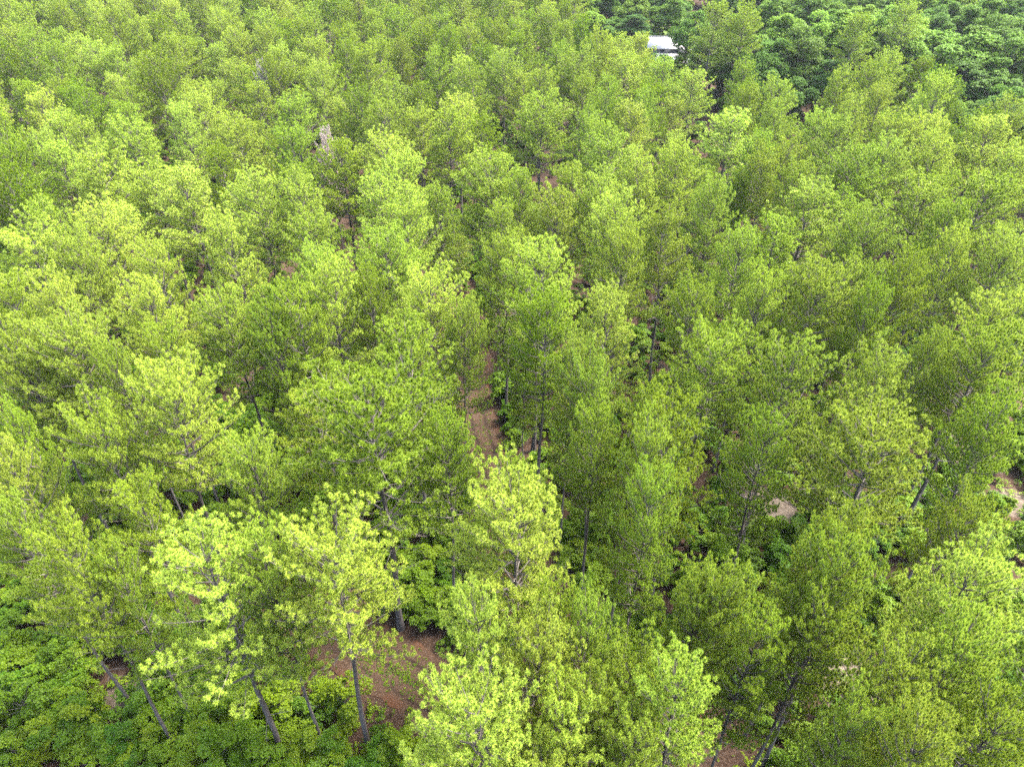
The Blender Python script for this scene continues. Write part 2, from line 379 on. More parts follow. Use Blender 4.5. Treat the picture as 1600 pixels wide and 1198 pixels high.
def build_track(name, P, width, ruts, lift, label):
    n = len(P); K = 33; T = np.gradient(P, axis=0); T /= np.linalg.norm(T, axis=1)[:, None]; Nn = np.stack([-T[:, 1], T[:, 0]], 1)
    V, rut, edge = [], [], []
    for i in range(n):
        wl = width/2*(1+.22*noise.noise(Vector((i*.09, 3.1, lift*100)))+.12*noise.noise(Vector((i*.5, 7, 1))))
        wr = width/2*(1+.22*noise.noise(Vector((i*.09, 9.7, lift*100)))+.12*noise.noise(Vector((i*.5, 2, 5))))
        sway = .12*noise.noise(Vector((i*.12, 5, 2)))
        for j in range(K):
            u = j/(K-1)*2-1; off = u*(wr if u > 0 else wl); x, y = P[i]+Nn[i]*off
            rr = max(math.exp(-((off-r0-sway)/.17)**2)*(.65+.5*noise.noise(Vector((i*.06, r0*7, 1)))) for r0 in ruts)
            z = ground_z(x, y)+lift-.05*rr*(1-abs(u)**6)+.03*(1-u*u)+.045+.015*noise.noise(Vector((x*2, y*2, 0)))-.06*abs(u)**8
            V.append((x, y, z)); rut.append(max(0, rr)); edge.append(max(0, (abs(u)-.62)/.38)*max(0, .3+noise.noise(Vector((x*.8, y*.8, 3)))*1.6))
    i = np.arange(n-1)[:, None]*K; j = np.arange(K-1)[None, :]
    Q = np.stack([i+j, i+j+1, i+K+j+1, i+K+j], -1).reshape(-1, 4)
    o = link(name, make_mesh(name, V, [Q], [M['track']], attr={'rut': rut, 'edge': np.clip(edge, 0, 1)}, smooth=True))
    return tag(o, kind='structure')
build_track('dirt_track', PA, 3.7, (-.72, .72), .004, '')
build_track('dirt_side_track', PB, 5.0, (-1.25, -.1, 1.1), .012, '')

# ------------------------------------------------------------------ ground sheet
SAND = [(at(1535, 715), 3.4), (at(1585, 785), 3.0), (at(1500, 680), 2.6), (at(1340, 1085), 4), (at(1330, 1035), 3), (at(1200, 790), 4), (at(190, 1085), 2.0)]
def axis_pts(a, b, fine0, fine1, df, dc):
    out = [a]
    while out[-1] < b:
        v = out[-1]; out.append(v+(df if fine0 <= v < fine1 else dc))
    return np.array(out)
gx = axis_pts(-700, 700, -80, 80, .8, 12); gy = axis_pts(-60, 1300, -2, 110, .8, 8)
XX, YY = np.meshgrid(gx, gy); nx, ny = len(gx), len(gy)
GV, sa, gr = [], [], []
for x, y in zip(XX.ravel(), YY.ravel()):
    z = ground_z(x, y)
    if abs(x) < 80 and y < 110: z += .10*noise.noise(Vector((x*.35, y*.35, 0)))-.05
    s = 0
    for (sx, sy, _), r0 in SAND:
        if abs(x-sx) < 12 and abs(y-sy) < 12: s = max(s, 1-sstep(r0*.3, r0, math.hypot(x-sx, y-sy)))
    hx = x-y*.235
    g_ = (sstep(196, 206, y))*(1-sstep(275, 285, y))*(1-sstep(16, 24, abs(x-54)))
    GV.append((x, y, z)); sa.append(s*.8); gr.append(g_)
i = np.arange(ny-1)[:, None]*nx; j = np.arange(nx-1)[None, :]
tag(link('ground', make_mesh('ground', GV, [np.stack([i+j, i+j+1, i+nx+j+1, i+nx+j], -1).reshape(-1, 4)], [M['ground']], attr={'sand': sa, 'grass': gr}, smooth=True)), kind='structure')

# ------------------------------------------------------------------ the white-roofed house
def corrugated():
    m, nt, N, L = new_mat('white ribbed metal'); pb = N['Principled BSDF']; tc = N.new('ShaderNodeTexCoord')
    w = N.new('ShaderNodeTexWave'); w.inputs['Scale'].default_value = 1.6; L.new(tc.outputs['Object'], w.inputs['Vector'])
    n = N.new('ShaderNodeTexNoise'); n.inputs['Scale'].default_value = .8; n.inputs['Detail'].default_value = 6; L.new(tc.outputs['Object'], n.inputs['Vector'])
    cr = N.new('ShaderNodeValToRGB'); cr.color_ramp.elements[0].position = .35; cr.color_ramp.elements[0].color = (.24, .235, .235, 1); cr.color_ramp.elements[1].position = .6; cr.color_ramp.elements[1].color = (.36, .35, .35, 1)
    L.new(n.outputs[0], cr.inputs[0]); L.new(cr.outputs[0], pb.inputs['Base Color']); pb.inputs['Roughness'].default_value = .45
    b = N.new('ShaderNodeBump'); b.inputs['Strength'].default_value = .5; b.inputs['Distance'].default_value = .03; L.new(w.outputs[0], b.inputs['Height']); L.new(b.outputs[0], pb.inputs['Normal']); return m
M['roof'] = corrugated()
M['siding'] = noise_mat('grey siding', [(.3, (.05, .053, .062)), (.7, (.085, .09, .10))], 2, .7)
M['door'] = noise_mat('dark door', [(.3, (.02, .022, .03)), (.7, (.05, .05, .06))], 2, .4)
M['trim'] = noise_mat('pale trim', [(.3, (.24, .24, .24)), (.7, (.34, .34, .34))], 2, .6)
M['blue'] = noise_mat('light blue tarp', [(.3, (.16, .42, .62)), (.7, (.38, .66, .82))], 3, .5)
M['wood'] = noise_mat('stacked wood', [(.3, (.10, .06, .035)), (.7, (.3, .2, .12))], 6, .9)
def box(V, Q, x0, x1, y0, y1, z0, z1):
    b = len(V); V += [(x, y, z) for z in (z0, z1) for x, y in ((x0, y0), (x1, y0), (x1, y1), (x0, y1))]
    Q += [(b, b+3, b+2, b+1), (b+4, b+5, b+6, b+7), (b, b+1, b+5, b+4), (b+1, b+2, b+6, b+5), (b+2, b+3, b+7, b+6), (b+3, b, b+4, b+7)]
def boxes(name, bl, mat, parent):
    V, Q = [], []
    for b in bl: box(V, Q, *b)
    return link(name, make_mesh(name, V, [np.array(Q)], [mat]), parent)
def slab(name, quads, th, mat, parent):
    """roof plates: each quad of four points gets a thickness downwards"""
    V, Q = [], []
    for q in quads:
        b = len(V); V += q+[(x, y, z-th) for x, y, z in q]
        Q += [(b, b+1, b+2, b+3), (b+7, b+6, b+5, b+4)]+[(b+k, b+4+k, b+4+(k+1) % 4, b+(k+1) % 4) for k in range(4)]
    return link(name, make_mesh(name, V, [np.array(Q)], [mat]), parent)
HX, HY = 45.5, 205.0       # ridge centre; the right gable is the end seen in the photograph
house = bpy.data.objects.new('house', None); C.objects.link(house); house.location = (HX, HY, ground_z(HX, HY)-.15); house.rotation_euler = (0, 0, math.radians(-9))
tag(house, 'small grey house with white metal roofs in a clearing among the far trees', 'house')
x0, x1 = -8.5, 5.2
wl = boxes('wall', [(x0+.4, x1-.4, -3.5, -3.3, -.5, 4.8), (x0+.4, x1-.4, 3.3, 3.5, -.5, 4.8), (x0+.4, x0+.6, -3.3, 3.3, -.5, 4.8), (x1-.6, x1-.4, -3.3, 3.3, -.5, 4.8)], M['siding'], house)
gv = []; gq = []
for gx0, gx1 in ((x0+.4, x0+.6), (x1-.6, x1-.4)):
    b = len(gv); gv += [(x, y, z) for x in (gx0, gx1) for y, z in ((-3.3, 4.8), (3.3, 4.8), (0, 6.75))]
    gq += [(b, b+1, b+4, b+3), (b+1, b+2, b+5, b+4), (b+2, b, b+3, b+5)]
    gq += [(b, b+2, b+1, b+1)] if False else []
link('gable', make_mesh('gable', gv, [np.array(gq), np.array([(0, 2, 1), (3, 4, 5), (6, 8, 7), (9, 10, 11)])], [M['siding']]), house)
rf = slab('roof', [[(x0, -4.1, 4.68), (x1, -4.1, 4.68), (x1, 0, 7.05), (x0, 0, 7.05)], [(x1, 4.1, 4.68), (x0, 4.1, 4.68), (x0, 0, 7.05), (x1, 0, 7.05)]], .1, M['roof'], house)
boxes('ridge_cap', [(x0-.02, x1+.02, -.18, .18, 7.03, 7.11)], M['trim'], rf)
slab('porch_roof', [[(x0+2, -9.3, 2.35), (x1+1.1, -9.3, 2.35), (x1+1.1, -3.52, 3.75), (x0+2, -3.52, 3.75)]], .1, M['roof'], house)
for k in range(5):
    xx = x0+2.3+k*(x1-x0-1.6)/4; boxes('porch_post', [(xx-.08, xx+.08, -9.1, -8.94, -.4, 2.28)], M['trim'], house)
dr = boxes('door', [(2.7, 3.7, -3.56, -3.51, 2.0, 4.55)], M['door'], house); boxes('door_frame', [(2.6, 2.7, -3.57, -3.51, 2.0, 4.62), (3.7, 3.8, -3.57, -3.51, 2.0, 4.62), (2.7, 3.7, -3.57, -3.51, 4.55, 4.62)], M['trim'], dr)
for wx in (-1.2, -5.0):
    w_ = boxes('window', [(wx, wx+1.1, -3.54, -3.51, 3.75, 4.5)], M['door'], house)
    boxes('window_frame', [(wx-.08, wx, -3.56, -3.51, 3.67, 4.58), (wx+1.1, wx+1.18, -3.56, -3.51, 3.67, 4.58), (wx, wx+1.1, -3.56, -3.51, 4.5, 4.58), (wx, wx+1.1, -3.56, -3.51, 3.67, 3.75)], M['trim'], w_)
# dirt drive winding off behind the house
dv = np.array([(53.0, 208), (56, 215), (59, 225), (60.5, 238), (59, 250), (55.5, 262), (51, 275), (44, 290)])
t_ = np.linspace(0, len(dv)-1, 80); DP = np.stack([np.interp(t_, np.arange(len(dv)), dv[:, c]) for c in (0, 1)], 1)
V = []; Tn = np.gradient(DP, axis=0); Tn /= np.linalg.norm(Tn, axis=1)[:, None]
for k in range(80):
    for s_ in (-1.7, -.6, .6, 1.7):
        x, y = DP[k]+np.array([-Tn[k, 1], Tn[k, 0]])*s_*(1+.15*noise.noise(Vector((k*.2, s_, 0)))); V.append((x, y, ground_z(x, y)+.03))
i = np.arange(79)[:, None]*4; j = np.arange(3)[None, :]
M['drive'] = noise_mat('pinkish dirt drive', [(.3, (.08, .045, .035)), (.6, (.15, .10, .08)), (.8, (.22, .17, .14))], 1.2, .95)
tag(link('dirt_drive', make_mesh('dirt_drive', V, [np.stack([i+j, i+4+j, i+4+j+1, i+j+1], -1).reshape(-1, 4)[:, ::-1]], [M['drive']], smooth=True)), kind='structure')

# ------------------------------------------------------------------ pines
# apex in the photograph, crown width in photo pixels, tone 0..1 (deep to pale), height, label
HAND = [
 (318,826,215,.85,19.8,'pale pine whose bare grey trunk leans at the bottom left, leftmost of the cluster'),
 (500,812,200,.85,20.0,'pale pine with the straight grey trunk nearest the side track, right end of its cluster'),
 (410,842,120,.6,19.0,'slender pine between the two pale pines at the lower left, its thin trunk half hidden'),
 (722,750,190,.95,20.5,'very pale broad pine standing just below the lower end of the straight track'),
 (560,586,240,.3,22.5,'large deep green pine with grey dead twigs in its crown, left of the track'),
 (690,668,110,.35,18.0,'bright green rounded pine leaning over the left edge of the track'),
 (635,518,140,.4,20.0,'yellow-green pine directly left of the top end of the visible track'),
 (800,598,60,.35,10.5,'small young pine on the right edge of the track, near its top end'),
 (850,471,120,.2,20.5,'dense dark-tufted pine right above the track, beside the pale bluish pine'),
 (955,466,120,.9,20.0,'pale greyish green pine with long sweeping boughs in the middle of the photo'),
 (950,692,110,.55,20.5,'bright yellow topped pine right of the track, with bare twigs below its top'),
 (885,732,100,.4,19.5,'green pine standing close against the right side of the yellow topped pine by the track'),
 (768,905,150,.9,20.5,'pale pine in the fork between the two tracks'),
 (770,1062,230,1.0,21.0,'palest yellow pine at the bottom edge, in front of the fork of the tracks'),
 (1380,655,200,.5,20.0,'wide open pine with separate round tufts and a slanting trunk, left of the sandy clearing'),
 (1550,640,110,.3,19.0,'pine overhanging the right side of the sandy clearing'),
 (1500,860,190,1.0,20.5,'pale straw-green broad pine at the right edge below the sandy clearing'),
 (1075,1010,190,.75,20.0,'pine with long bare grey branches at the bottom, right of centre'),
 (840,396,150,.7,21.0,'round bright yellow-green pine just above the middle of the photo'),
 (670,436,130,.85,20.0,'pale yellow pine left above the head of the track'),
 (600,374,120,.6,20.0,None), (480,347,100,.6,19.5,None), (1110,515,130,.5,20.0,'bright green pine with tight upright tufts, right of the pale greyish pine'),
 (1075,624,150,.25,20.5,None), (940,574,95,.6,19.5,None), (893,553,75,.7,19.5,None), (905,650,100,.4,19.0,None),
 (1078,458,105,.4,20.0,None), (1240,555,150,.5,20.0,None), (1380,562,120,.75,19.5,'pine with pinkish pale tips right of centre'),
 (1280,430,130,.55,20.5,None), (1550,480,120,.8,20,None), (1545,525,140,.4,19.5,None), (1430,530,85,.5,19,None), (1365,466,85,.3,20,None),
 (1420,412,85,.35,20,None), (1205,815,140,.45,20.0,None), (1330,856,150,.45,20.0,None), (1035,811,120,.45,20,None), (1118,850,120,.5,19.5,None),
 (1060,902,120,.5,18.5,None), (1270,930,140,.4,18.5,None), (1400,1012,150,.6,19,None), (1500,972,150,.6,19.5,None), (1310,1082,120,.55,18.5,None),
 (1545,1080,150,.4,19,None), (1450,1135,150,.6,19.5,None), (1180,962,120,.4,18,None), (1490,785,110,.4,18.5,None),
 (470,462,120,.35,20.5,None), (510,430,120,.75,20.5,None), (575,440,90,.3,19.5,None), (420,482,95,.4,20,None), (360,462,110,.65,20,None),
 (270,583,140,.85,20.5,'tall pale yellow pine with a pointed top, left of centre'), (385,702,130,.6,19.5,None), (145,655,130,.5,19.5,None), (40,640,90,.4,19.5,None), (18,690,100,.85,19,None),
 (120,520,150,.7,20,None), (30,530,110,.6,20,None), (85,465,90,.95,20.5,'pale pine with a bright yellow tip near the left edge'), (215,457,110,.85,20,None), (250,520,90,.45,19,None), (195,556,70,.5,19,None),
 (10,450,110,.4,20,None), (40,370,140,.8,20,None), (100,375,95,.8,20,None), (235,385,100,.75,20,None), (370,350,95,.85,20,None), (400,285,95,.9,20.5,'pine with whitish bare twigs in its top, upper left of centre'),
 (290,278,120,.95,20.5,None), (150,245,110,.7,20,None), (100,230,90,.7,20,None), (55,220,65,1.0,20.5,'small pale yellow pine top near the left edge'), (200,200,95,.6,20,None), (130,200,75,.6,20,None),
 (315,155,100,.85,20,None), (375,200,85,.6,20,None), (455,165,85,.5,20,None), (590,170,80,.5,20,None), (610,220,95,.85,20.5,None), (530,234,95,.25,20,'deep green pine in front of the grey dead crown'),
 (655,250,100,.8,20,None), (600,287,105,.85,20,None), (700,183,115,.45,20.5,None), (765,250,125,.65,20.5,None), (630,330,95,.7,20,None), (470,290,85,.85,20,None),
 (510,405,95,.75,20,None), (760,387,90,.6,19.5,None), (840,155,120,.5,20.5,None), (935,200,75,.5,20,None), (992,170,105,.75,20,None), (955,225,100,.55,20,None), (895,268,85,.55,20,None),
 (1060,240,85,.6,20,None), (1140,182,120,1.0,20.5,'pale bluish green pine beside the light blue tarp'), (1185,245,85,.4,20,None), (1155,275,50,0,18,'small very dark green tree between brighter pines, upper right of centre'),
 (1010,255,95,.75,20,None), (945,281,85,.8,20,None), (870,310,95,.6,20,None), (1120,296,75,.65,21,None), (960,316,95,.85,20,'pine with yellow and pinkish needle tips, upper centre'), (975,371,85,.6,20,None), (1052,350,95,.5,20,None), (1150,376,95,.55,20,None),
 (805,276,75,.5,20,None), (1320,196,85,.6,20,None), (1390,193,85,.6,20,None), (1450,190,85,.85,20,None), (1545,192,125,.9,20.5,None), (1335,238,105,.4,20,None), (1388,229,85,.8,20,None), (1470,226,90,.6,20,None),
 (1535,287,125,.4,20,None), (1440,296,115,.55,20,None), (1240,265,80,.55,20,None), (1272,294,120,.85,20,None), (1360,336,95,.6,20,None), (1500,376,90,.65,20,None), (1570,387,105,.85,20,None), (1340,422,95,.5,20,None),
 (1180,440,100,.55,20,None), (820,1150,150,.9,18,None), (35,790,120,.5,19,None), (205,765,110,.4,18.5,None), (175,860,100,.5,17.5,None), (1000,985,120,.5,18.5,None), (905,965,130,.6,19,None), (940,1070,140,.6,18.5,None), (1010,1150,140,.65,18.5,None), (905,870,100,.4,18,None), (735,485,80,.6,19,None), (708,300,80,.5,19.5,None), (745,330,80,.6,20,None), (838,985,150,.85,19.5,None), (868,1085,170,.8,19,None), (1000,58,70,.8,17,None), (1165,16,95,.5,21,None), (1118,12,80,.6,21,None), (1338,28,110,.4,21,None), (1420,15,80,.6,21,None), (962,62,70,.6,18,None), (1042,99,85,.6,19,None), (1008,97,60,.5,17,None), (975,92,80,.7,19,None), (1085,118,70,.8,17,None), (905,85,80,.6,20,None), (100,835,130,.45,19.5,None), (1205,660,110,.35,18.5,None), (1012,618,75,.45,18.5,None),
]
OPEN = [(735,610,30),(745,650,30),(760,700,28),(772,740,25),(785,785,20),(600,1030,45),(640,1065,40),(575,1005,30),(835,940,22),(1535,720,30),(1590,790,35),(1570,750,25),(1205,785,22),(1340,1085,18),(905,1140,22),
        (692,348,9),(820,270,12),(1310,848,10),(215,925,18),(150,1040,90),(60,1080,90),(60,950,60),(280,1120,90),(450,1150,60),(560,1150,60),(600,960,40),(1040,72,14),(1030,84,8),(1060,66,9),(1050,88,9),(1072,50,7),(1090,200,6)]
TREES = []   # x, y, height, radius, tone, label, apex px
grid = {}
def near(x, y, d):
    for ix in range(int((x-d)//8), int((x+d)//8)+1):
        for iy in range(int((y-d)//8), int((y+d)//8)+1):
            for (a, b) in grid.get((ix, iy), ()):
                if (a-x)**2+(b-y)**2 < d*d: return True
    return False
def put(x, y): grid.setdefault((int(x//8), int(y//8)), []).append((x, y))
for (px, py, w, tone, h, lab) in HAND:
    x, y, dep = at(px, py, h-.2); R = min(5.9, w*dep/F/2*1.3)
    th = PITCH-math.atan((599-py)/F); sh_ = math.hypot(R*math.sin(th), 9*math.cos(th))-9*math.cos(th)+.35     # the far side of a dome shows above its tip
    x, y, dep = at(px, py+sh_*F/dep, h-.2); R = min(6.6, max(1.6, w*dep/F/2*1.3)); R = min(R, 5.3 if not lab else 6.3)
    if R > 2 and path_dist(x, y) < 2.7:
        for Pq in (PA, PB):
            q = Pq[((Pq-np.array([x, y]))**2).sum(1).argmin()]; dd = math.hypot(x-q[0], y-q[1])
            if dd < 2.9: x += (x-q[0])/(dd+1e-6)*(2.9-dd); y += (y-q[1])/(dd+1e-6)*(2.9-dd)
    TREES.append([x, y, h, R, tone, lab, (px, py), dep]); put(x, y)
def in_poly(px, py, poly):
    c = False; n = len(poly)
    for i in range(n):
        (x1, y1), (x2, y2) = poly[i], poly[(i+1) % n]
        if (y1 > py) != (y2 > py) and px < (x2-x1)*(py-y1)/(y2-y1)+x1: c = not c
    return c
HARD = [(1062, -200), (1085, 60), (1110, 92), (1165, 98), (1215, 128), (1250, 150), (1290, 118), (1375, 88), (1440, 92), (1490, 138), (1530, 150), (1700, 170), (1700, -200)]
HARD2 = [(895, -200), (905, 25), (920, 52), (960, 62), (1062, 62), (1062, -200)]
def blocks(x, y, h, R, cbf=.5):
    a = proj(x, y, ground_z(x, y)+h); b = proj(x, y, ground_z(x, y)+h*cbf)
    if not a or not b: return False
    for (ox, oy, orad) in OPEN:
        t = min(1, max(0, (oy-a[1])/(b[1]-a[1]+1e-6))); cx = a[0]+(b[0]-a[0])*t; cyy = a[1]+(b[1]-a[1])*t
        rp = R*F/a[2]*.8
        if math.hypot(ox-cx, oy-cyy) < rp+orad: return True
    return False
rg = random.Random(5)
cand = []
yy = 4.0
while yy < 330:
    wd = yy*.80+40*0+22; xx = -wd
    while xx < wd:
        cand.append((xx+rg.uniform(-1.4, 1.4), yy+rg.uniform(-1.4, 1.4))); xx += 5.4
    yy += 5.3
for (x, y) in cand:
    h = rg.gauss(19.4, 1.5); R = rg.uniform(3.7, 4.8); g0 = ground_z(x, y)
    a = proj(x, y, g0+h)
    if a is None: continue
    if near(x, y, 6.1): continue
    if path_dist(x, y) < 2.4: continue
    if in_poly(a[0], a[1], HARD) or in_poly(a[0], a[1], HARD2): continue
    if blocks(x, y, h, R):
        if y < 75: continue
        for f_ in (.8, .62, .45, .33):      # younger, shorter pines where the view opens
            if not blocks(x, y, 19.6*f_, R*(.3+.7*f_)): h = 19.6*f_; R = R*(.3+.7*f_); break
        else: continue
        a = proj(x, y, g0+h)
    if 190 < y < 222 and 30 < x < 64: continue
    if abs(x-61) < 13 and 215 < y < 292: continue
    if any(math.hypot(x-s[0][0], y-s[0][1]) < s[1] for s in SAND[:3]): continue
    if not (-150 < a[0] < 1750 and a[1] < 1900): continue
    put(x, y); TREES.append([x, y, h, R, min(1, max(0, rg.gauss(.48, .3))), None, (a[0], a[1]), a[2]])

def visible_score(t):
    px, py = t[6]; base = proj(t[0], t[1], ground_z(t[0], t[1])+t[2]*.5)
    inside = (-40 < px < 1640 and -40 < py < 1200) or (base and 0 < base[0] < 1600 and 0 < base[1] < 1198)
    return (0 if inside else 1, t[7])
TREES.sort(key=visible_score)
def place(name, x, y, parts, sc, rz, tone, label, cat, group, lean=(0, 0)):
    o = bpy.data.objects.new(name, None); C.objects.link(o); o.location = (x, y, ground_z(x, y)-.05); o.rotation_euler = (lean[0], lean[1], rz); o.scale = sc
    o.empty_display_size = .3; tag(o, label, cat, group)
    for nm, me in parts:
        c = bpy.data.objects.new(nm, me); C.objects.link(c); c.parent = o
        c.color = (min(.99, max(.001, tone)), 1, 1, 1)
    return o
used = set()
ACROSS = ['at the left edge', 'just in from the left edge', 'far left', 'left of the quarter line', 'a quarter across', 'right of the quarter line', 'a third across', 'left of the middle', 'just left of the middle',
          'just right of the middle', 'right of the middle', 'two thirds across', 'left of the three-quarter line', 'three quarters across', 'beyond the three-quarter line', 'far right', 'just in from the right edge', 'at the right edge']
DOWN = ['along the top edge', 'under the top edge', 'high up', 'near a quarter down', 'a quarter down', 'a third down', 'well above mid-height', 'just above mid-height', 'just below mid-height', 'well below mid-height',
        'two thirds down', 'three quarters down', 'low down', 'near the bottom', 'along the bottom edge', 'below the bottom edge']
def zone(px, py):
    a = min(17, max(0, int(px/1600*18))); d = 15 if py > 1200 else min(14, max(0, int(py/1198*15)))
    return '%s, %s' % (ACROSS[a], DOWN[d])
PENDING = {}
def auto_label(o, px, py, tone, what, words):
    w = words[0] if tone < .3 else words[1] if tone < .65 else words[2]
    PENDING.setdefault((w, what, zone(px, py)), []).append((px, o))
def write_labels():
    order = {1: [''], 2: ['left one', 'right one'], 3: ['left one', 'middle one', 'right one'], 4: ['leftmost', 'second from left', 'second from right', 'rightmost'],
             5: ['leftmost', 'second from left', 'middle one', 'second from right', 'rightmost'], 6: ['leftmost', 'second from left', 'third from left', 'third from right', 'second from right', 'rightmost']}
    for (w, what, z), lst in PENDING.items():
        lst.sort(key=lambda q: q[0]); n = len(lst)
        for k, (px, o) in enumerate(lst):
            extra = order[min(n, 6)][min(k, 5)]
            o['label'] = ('%s %s %s, %s' % (w, what, z, extra)).rstrip(', ')
ind = TREES[:300]; rest = TREES[300:]
for n_, (x, y, h, R, tone, lab, ap, dep) in enumerate(ind):
    if dep < 62: v = NEAR[n_ % 9][:3]
    else: v = FARV[n_ % 6][:3]
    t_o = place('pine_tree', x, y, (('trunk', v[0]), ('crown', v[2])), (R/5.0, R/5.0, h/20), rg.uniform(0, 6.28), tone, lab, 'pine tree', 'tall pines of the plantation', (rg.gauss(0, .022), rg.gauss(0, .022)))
    if not lab: auto_label(t_o, ap[0], ap[1], tone, 'pine', ('deep green', 'bright green', 'pale'))

def scatter(name, pts, sources, kind='stuff', label=None, cat=None):
    """ONE object: points that carry instances of the source meshes; pts rows x,y,z,sx,sz,rot,tone,idx"""
    pts = np.array(pts, float); me = bpy.data.meshes.new(name); me.from_pydata([tuple(p[:3]) for p in pts], [], [])
    def att(k, t, v, f):
        a = me.attributes.new(k, t, 'POINT'); a.data.foreach_set(f, np.asarray(v, dtype=np.float32 if t != 'INT' else np.int32).ravel())
    att('scl', 'FLOAT_VECTOR', np.stack([pts[:, 3], pts[:, 3], pts[:, 4]], 1), 'vector')
    att('rot', 'FLOAT_VECTOR', np.stack([pts[:, 5]*0, pts[:, 5]*0, pts[:, 5]], 1), 'vector')
    att('tone', 'FLOAT', pts[:, 6], 'value'); att('idx', 'INT', pts[:, 7], 'value')
    o = link(name, me); tag(o, label, cat, None, kind)
    col = bpy.data.collections.new(name+' sources')
    for k, s in enumerate(sources):
        so = bpy.data.objects.new('%s source %02d' % (name, k), s); so.color = (1, 1, 1, 1); col.objects.link(so)
    ng = bpy.data.node_groups.new(name+' scatter', 'GeometryNodeTree')
    ng.interface.new_socket('Geometry', in_out='INPUT', socket_type='NodeSocketGeometry'); ng.interface.new_socket('Geometry', in_out='OUTPUT', socket_type='NodeSocketGeometry')
    N, L = ng.nodes, ng.links; gi, go = N.new('NodeGroupInput'), N.new('NodeGroupOutput')
    ci = N.new('GeometryNodeCollectionInfo'); ci.inputs['Collection'].default_value = col; ci.inputs['Separate Children'].default_value = True; ci.inputs['Reset Children'].default_value = True
    ip = N.new('GeometryNodeInstanceOnPoints'); ip.inputs['Pick Instance'].default_value = True
    def na(k, t):
        a = N.new('GeometryNodeInputNamedAttribute'); a.data_type = t; a.inputs['Name'].default_value = k; return a.outputs['Attribute']
    L.new(gi.outputs[0], ip.inputs['Points']); L.new(ci.outputs[0], ip.inputs['Instance']); L.new(na('idx', 'INT'), ip.inputs['Instance Index'])
    L.new(na('rot', 'FLOAT_VECTOR'), ip.inputs['Rotation']); L.new(na('scl', 'FLOAT_VECTOR'), ip.inputs['Scale']); L.new(ip.outputs[0], go.inputs[0])
    md = o.modifiers.new('scatter', 'NODES'); md.node_group = ng
    return o
scatter('distant_pines', [(x, y, ground_z(x, y)-.05, R/5.0, h/20, rg.uniform(0, 6.28), tone, k % 6) for k, (x, y, h, R, tone, lab, ap, dep) in enumerate(rest)],
        [v[3] for v in FARV], label='mass of pines filling the plantation towards the top of the photo', cat='pine trees')
print('tufts', len(NEAR[0][2].vertices)//3//84, 'pines', len(TREES), 'rest', len(rest))

# dead crowns among the pines
for (px, py, w, lab, red) in [(510, 219, 42, 'grey dead pine top with rusty edges, left of centre in the upper half', .55), (408, 110, 30, 'small grey dead pine top near the upper left', .9), (520, 62, 22, 'pinkish brown dying pine top at the top centre left', .1)]:
    h = 19.5 if py > 200 else 20; x, y, dep = at(px, py, h); v = FARV[2]; R = w*dep/F/2*1.15
    dm = v[2].copy(); dm.materials.clear(); dm.materials.append(M['dead_needles'])
    place('dead_pine', x, y, (('trunk', v[0]), ('crown', dm)), (R/5.0, R/5.0, h/20), 1.0, red, lab, 'dead tree', None)

# ------------------------------------------------------------------ hardwoods
OAKH = [ # apex px, width, tone, height, label
 (1125,28,80,.65,17,None),(1165,20,90,.5,18,None),(1190,75,75,.15,15,None),(1215,48,85,.25,17,None),(1262,40,100,.3,18,None),(1300,72,90,.1,15,None),(1250,105,80,.15,12,None),(1205,92,80,.2,12,None),(1150,70,70,.35,13,None),
 (1340,5,120,.6,20,None),(1400,10,110,.75,19,None),(1445,0,110,.9,19,None),(1490,28,130,.55,18,'largest round broadleaf tree in the upper right'),(1545,35,100,.4,17,None),(1590,45,90,.5,17,None),(1425,45,100,.6,17,None),
 (1385,40,90,.35,16,None),(1520,75,120,.1,15,None),(1475,95,90,.15,12,None),(1570,90,90,.2,14,None),(1590,130,80,.3,13,None),(1235,10,90,.6,18,None),(1295,18,90,.7,18,None),
 (925,5,60,.95,17,'yellow-green broadleaf tree at the left end of the dark trees behind the house'),(950,22,60,.15,15,None),(985,20,75,0,15,None),(1020,5,80,0,17,None),(1003,35,60,0,12,None),(965,40,50,.1,11,None),(1045,-8,60,.05,17,None),(905,30,50,.2,14,None),
 (1105,62,55,.3,11,None),(1130,85,50,.2,9,None),(1180,108,50,.9,9,None),(1220,135,45,.85,8,None),(1085,-5,70,.3,18,None),(1600,8,90,.3,18,None),(1545,-5,90,.4,18,None),
]
for k, (px, py, w, tone, h, lab) in enumerate(OAKH):
    x, y, dep = at(px, py, h)
    if 1005 < px < 1085 and py < 45 and y < 285:    # beyond the clearing behind the house
        d = ray(px, py); t = 290/d[1]; x, y, dep = d[0]*t, 290.0, t; h = min(24, max(10, H_CAM+d[2]*t-ground_z(x, y)))
    elif px < 1062 and y < 222:
        d = ray(px, py); t = 226/d[1]; x, y, dep = d[0]*t, 226.0, t; h = H_CAM+d[2]*t-ground_z(x, y)
    R = w*dep/F/2*.85; v = OAK[k % 6]; sz = h/15.4
    t_o = place('broadleaf_tree', x, y, (('trunk', v[0]), ('crown', v[1])), (max(.35, R/5.0), max(.35, R/5.0), sz), k*1.7, tone, lab, 'broadleaf tree', 'broadleaf trees at the edge of the plantation')
    if not lab: auto_label(t_o, px, py, tone, 'broadleaf tree', ('dark', 'green', 'light green'))
bgp = []
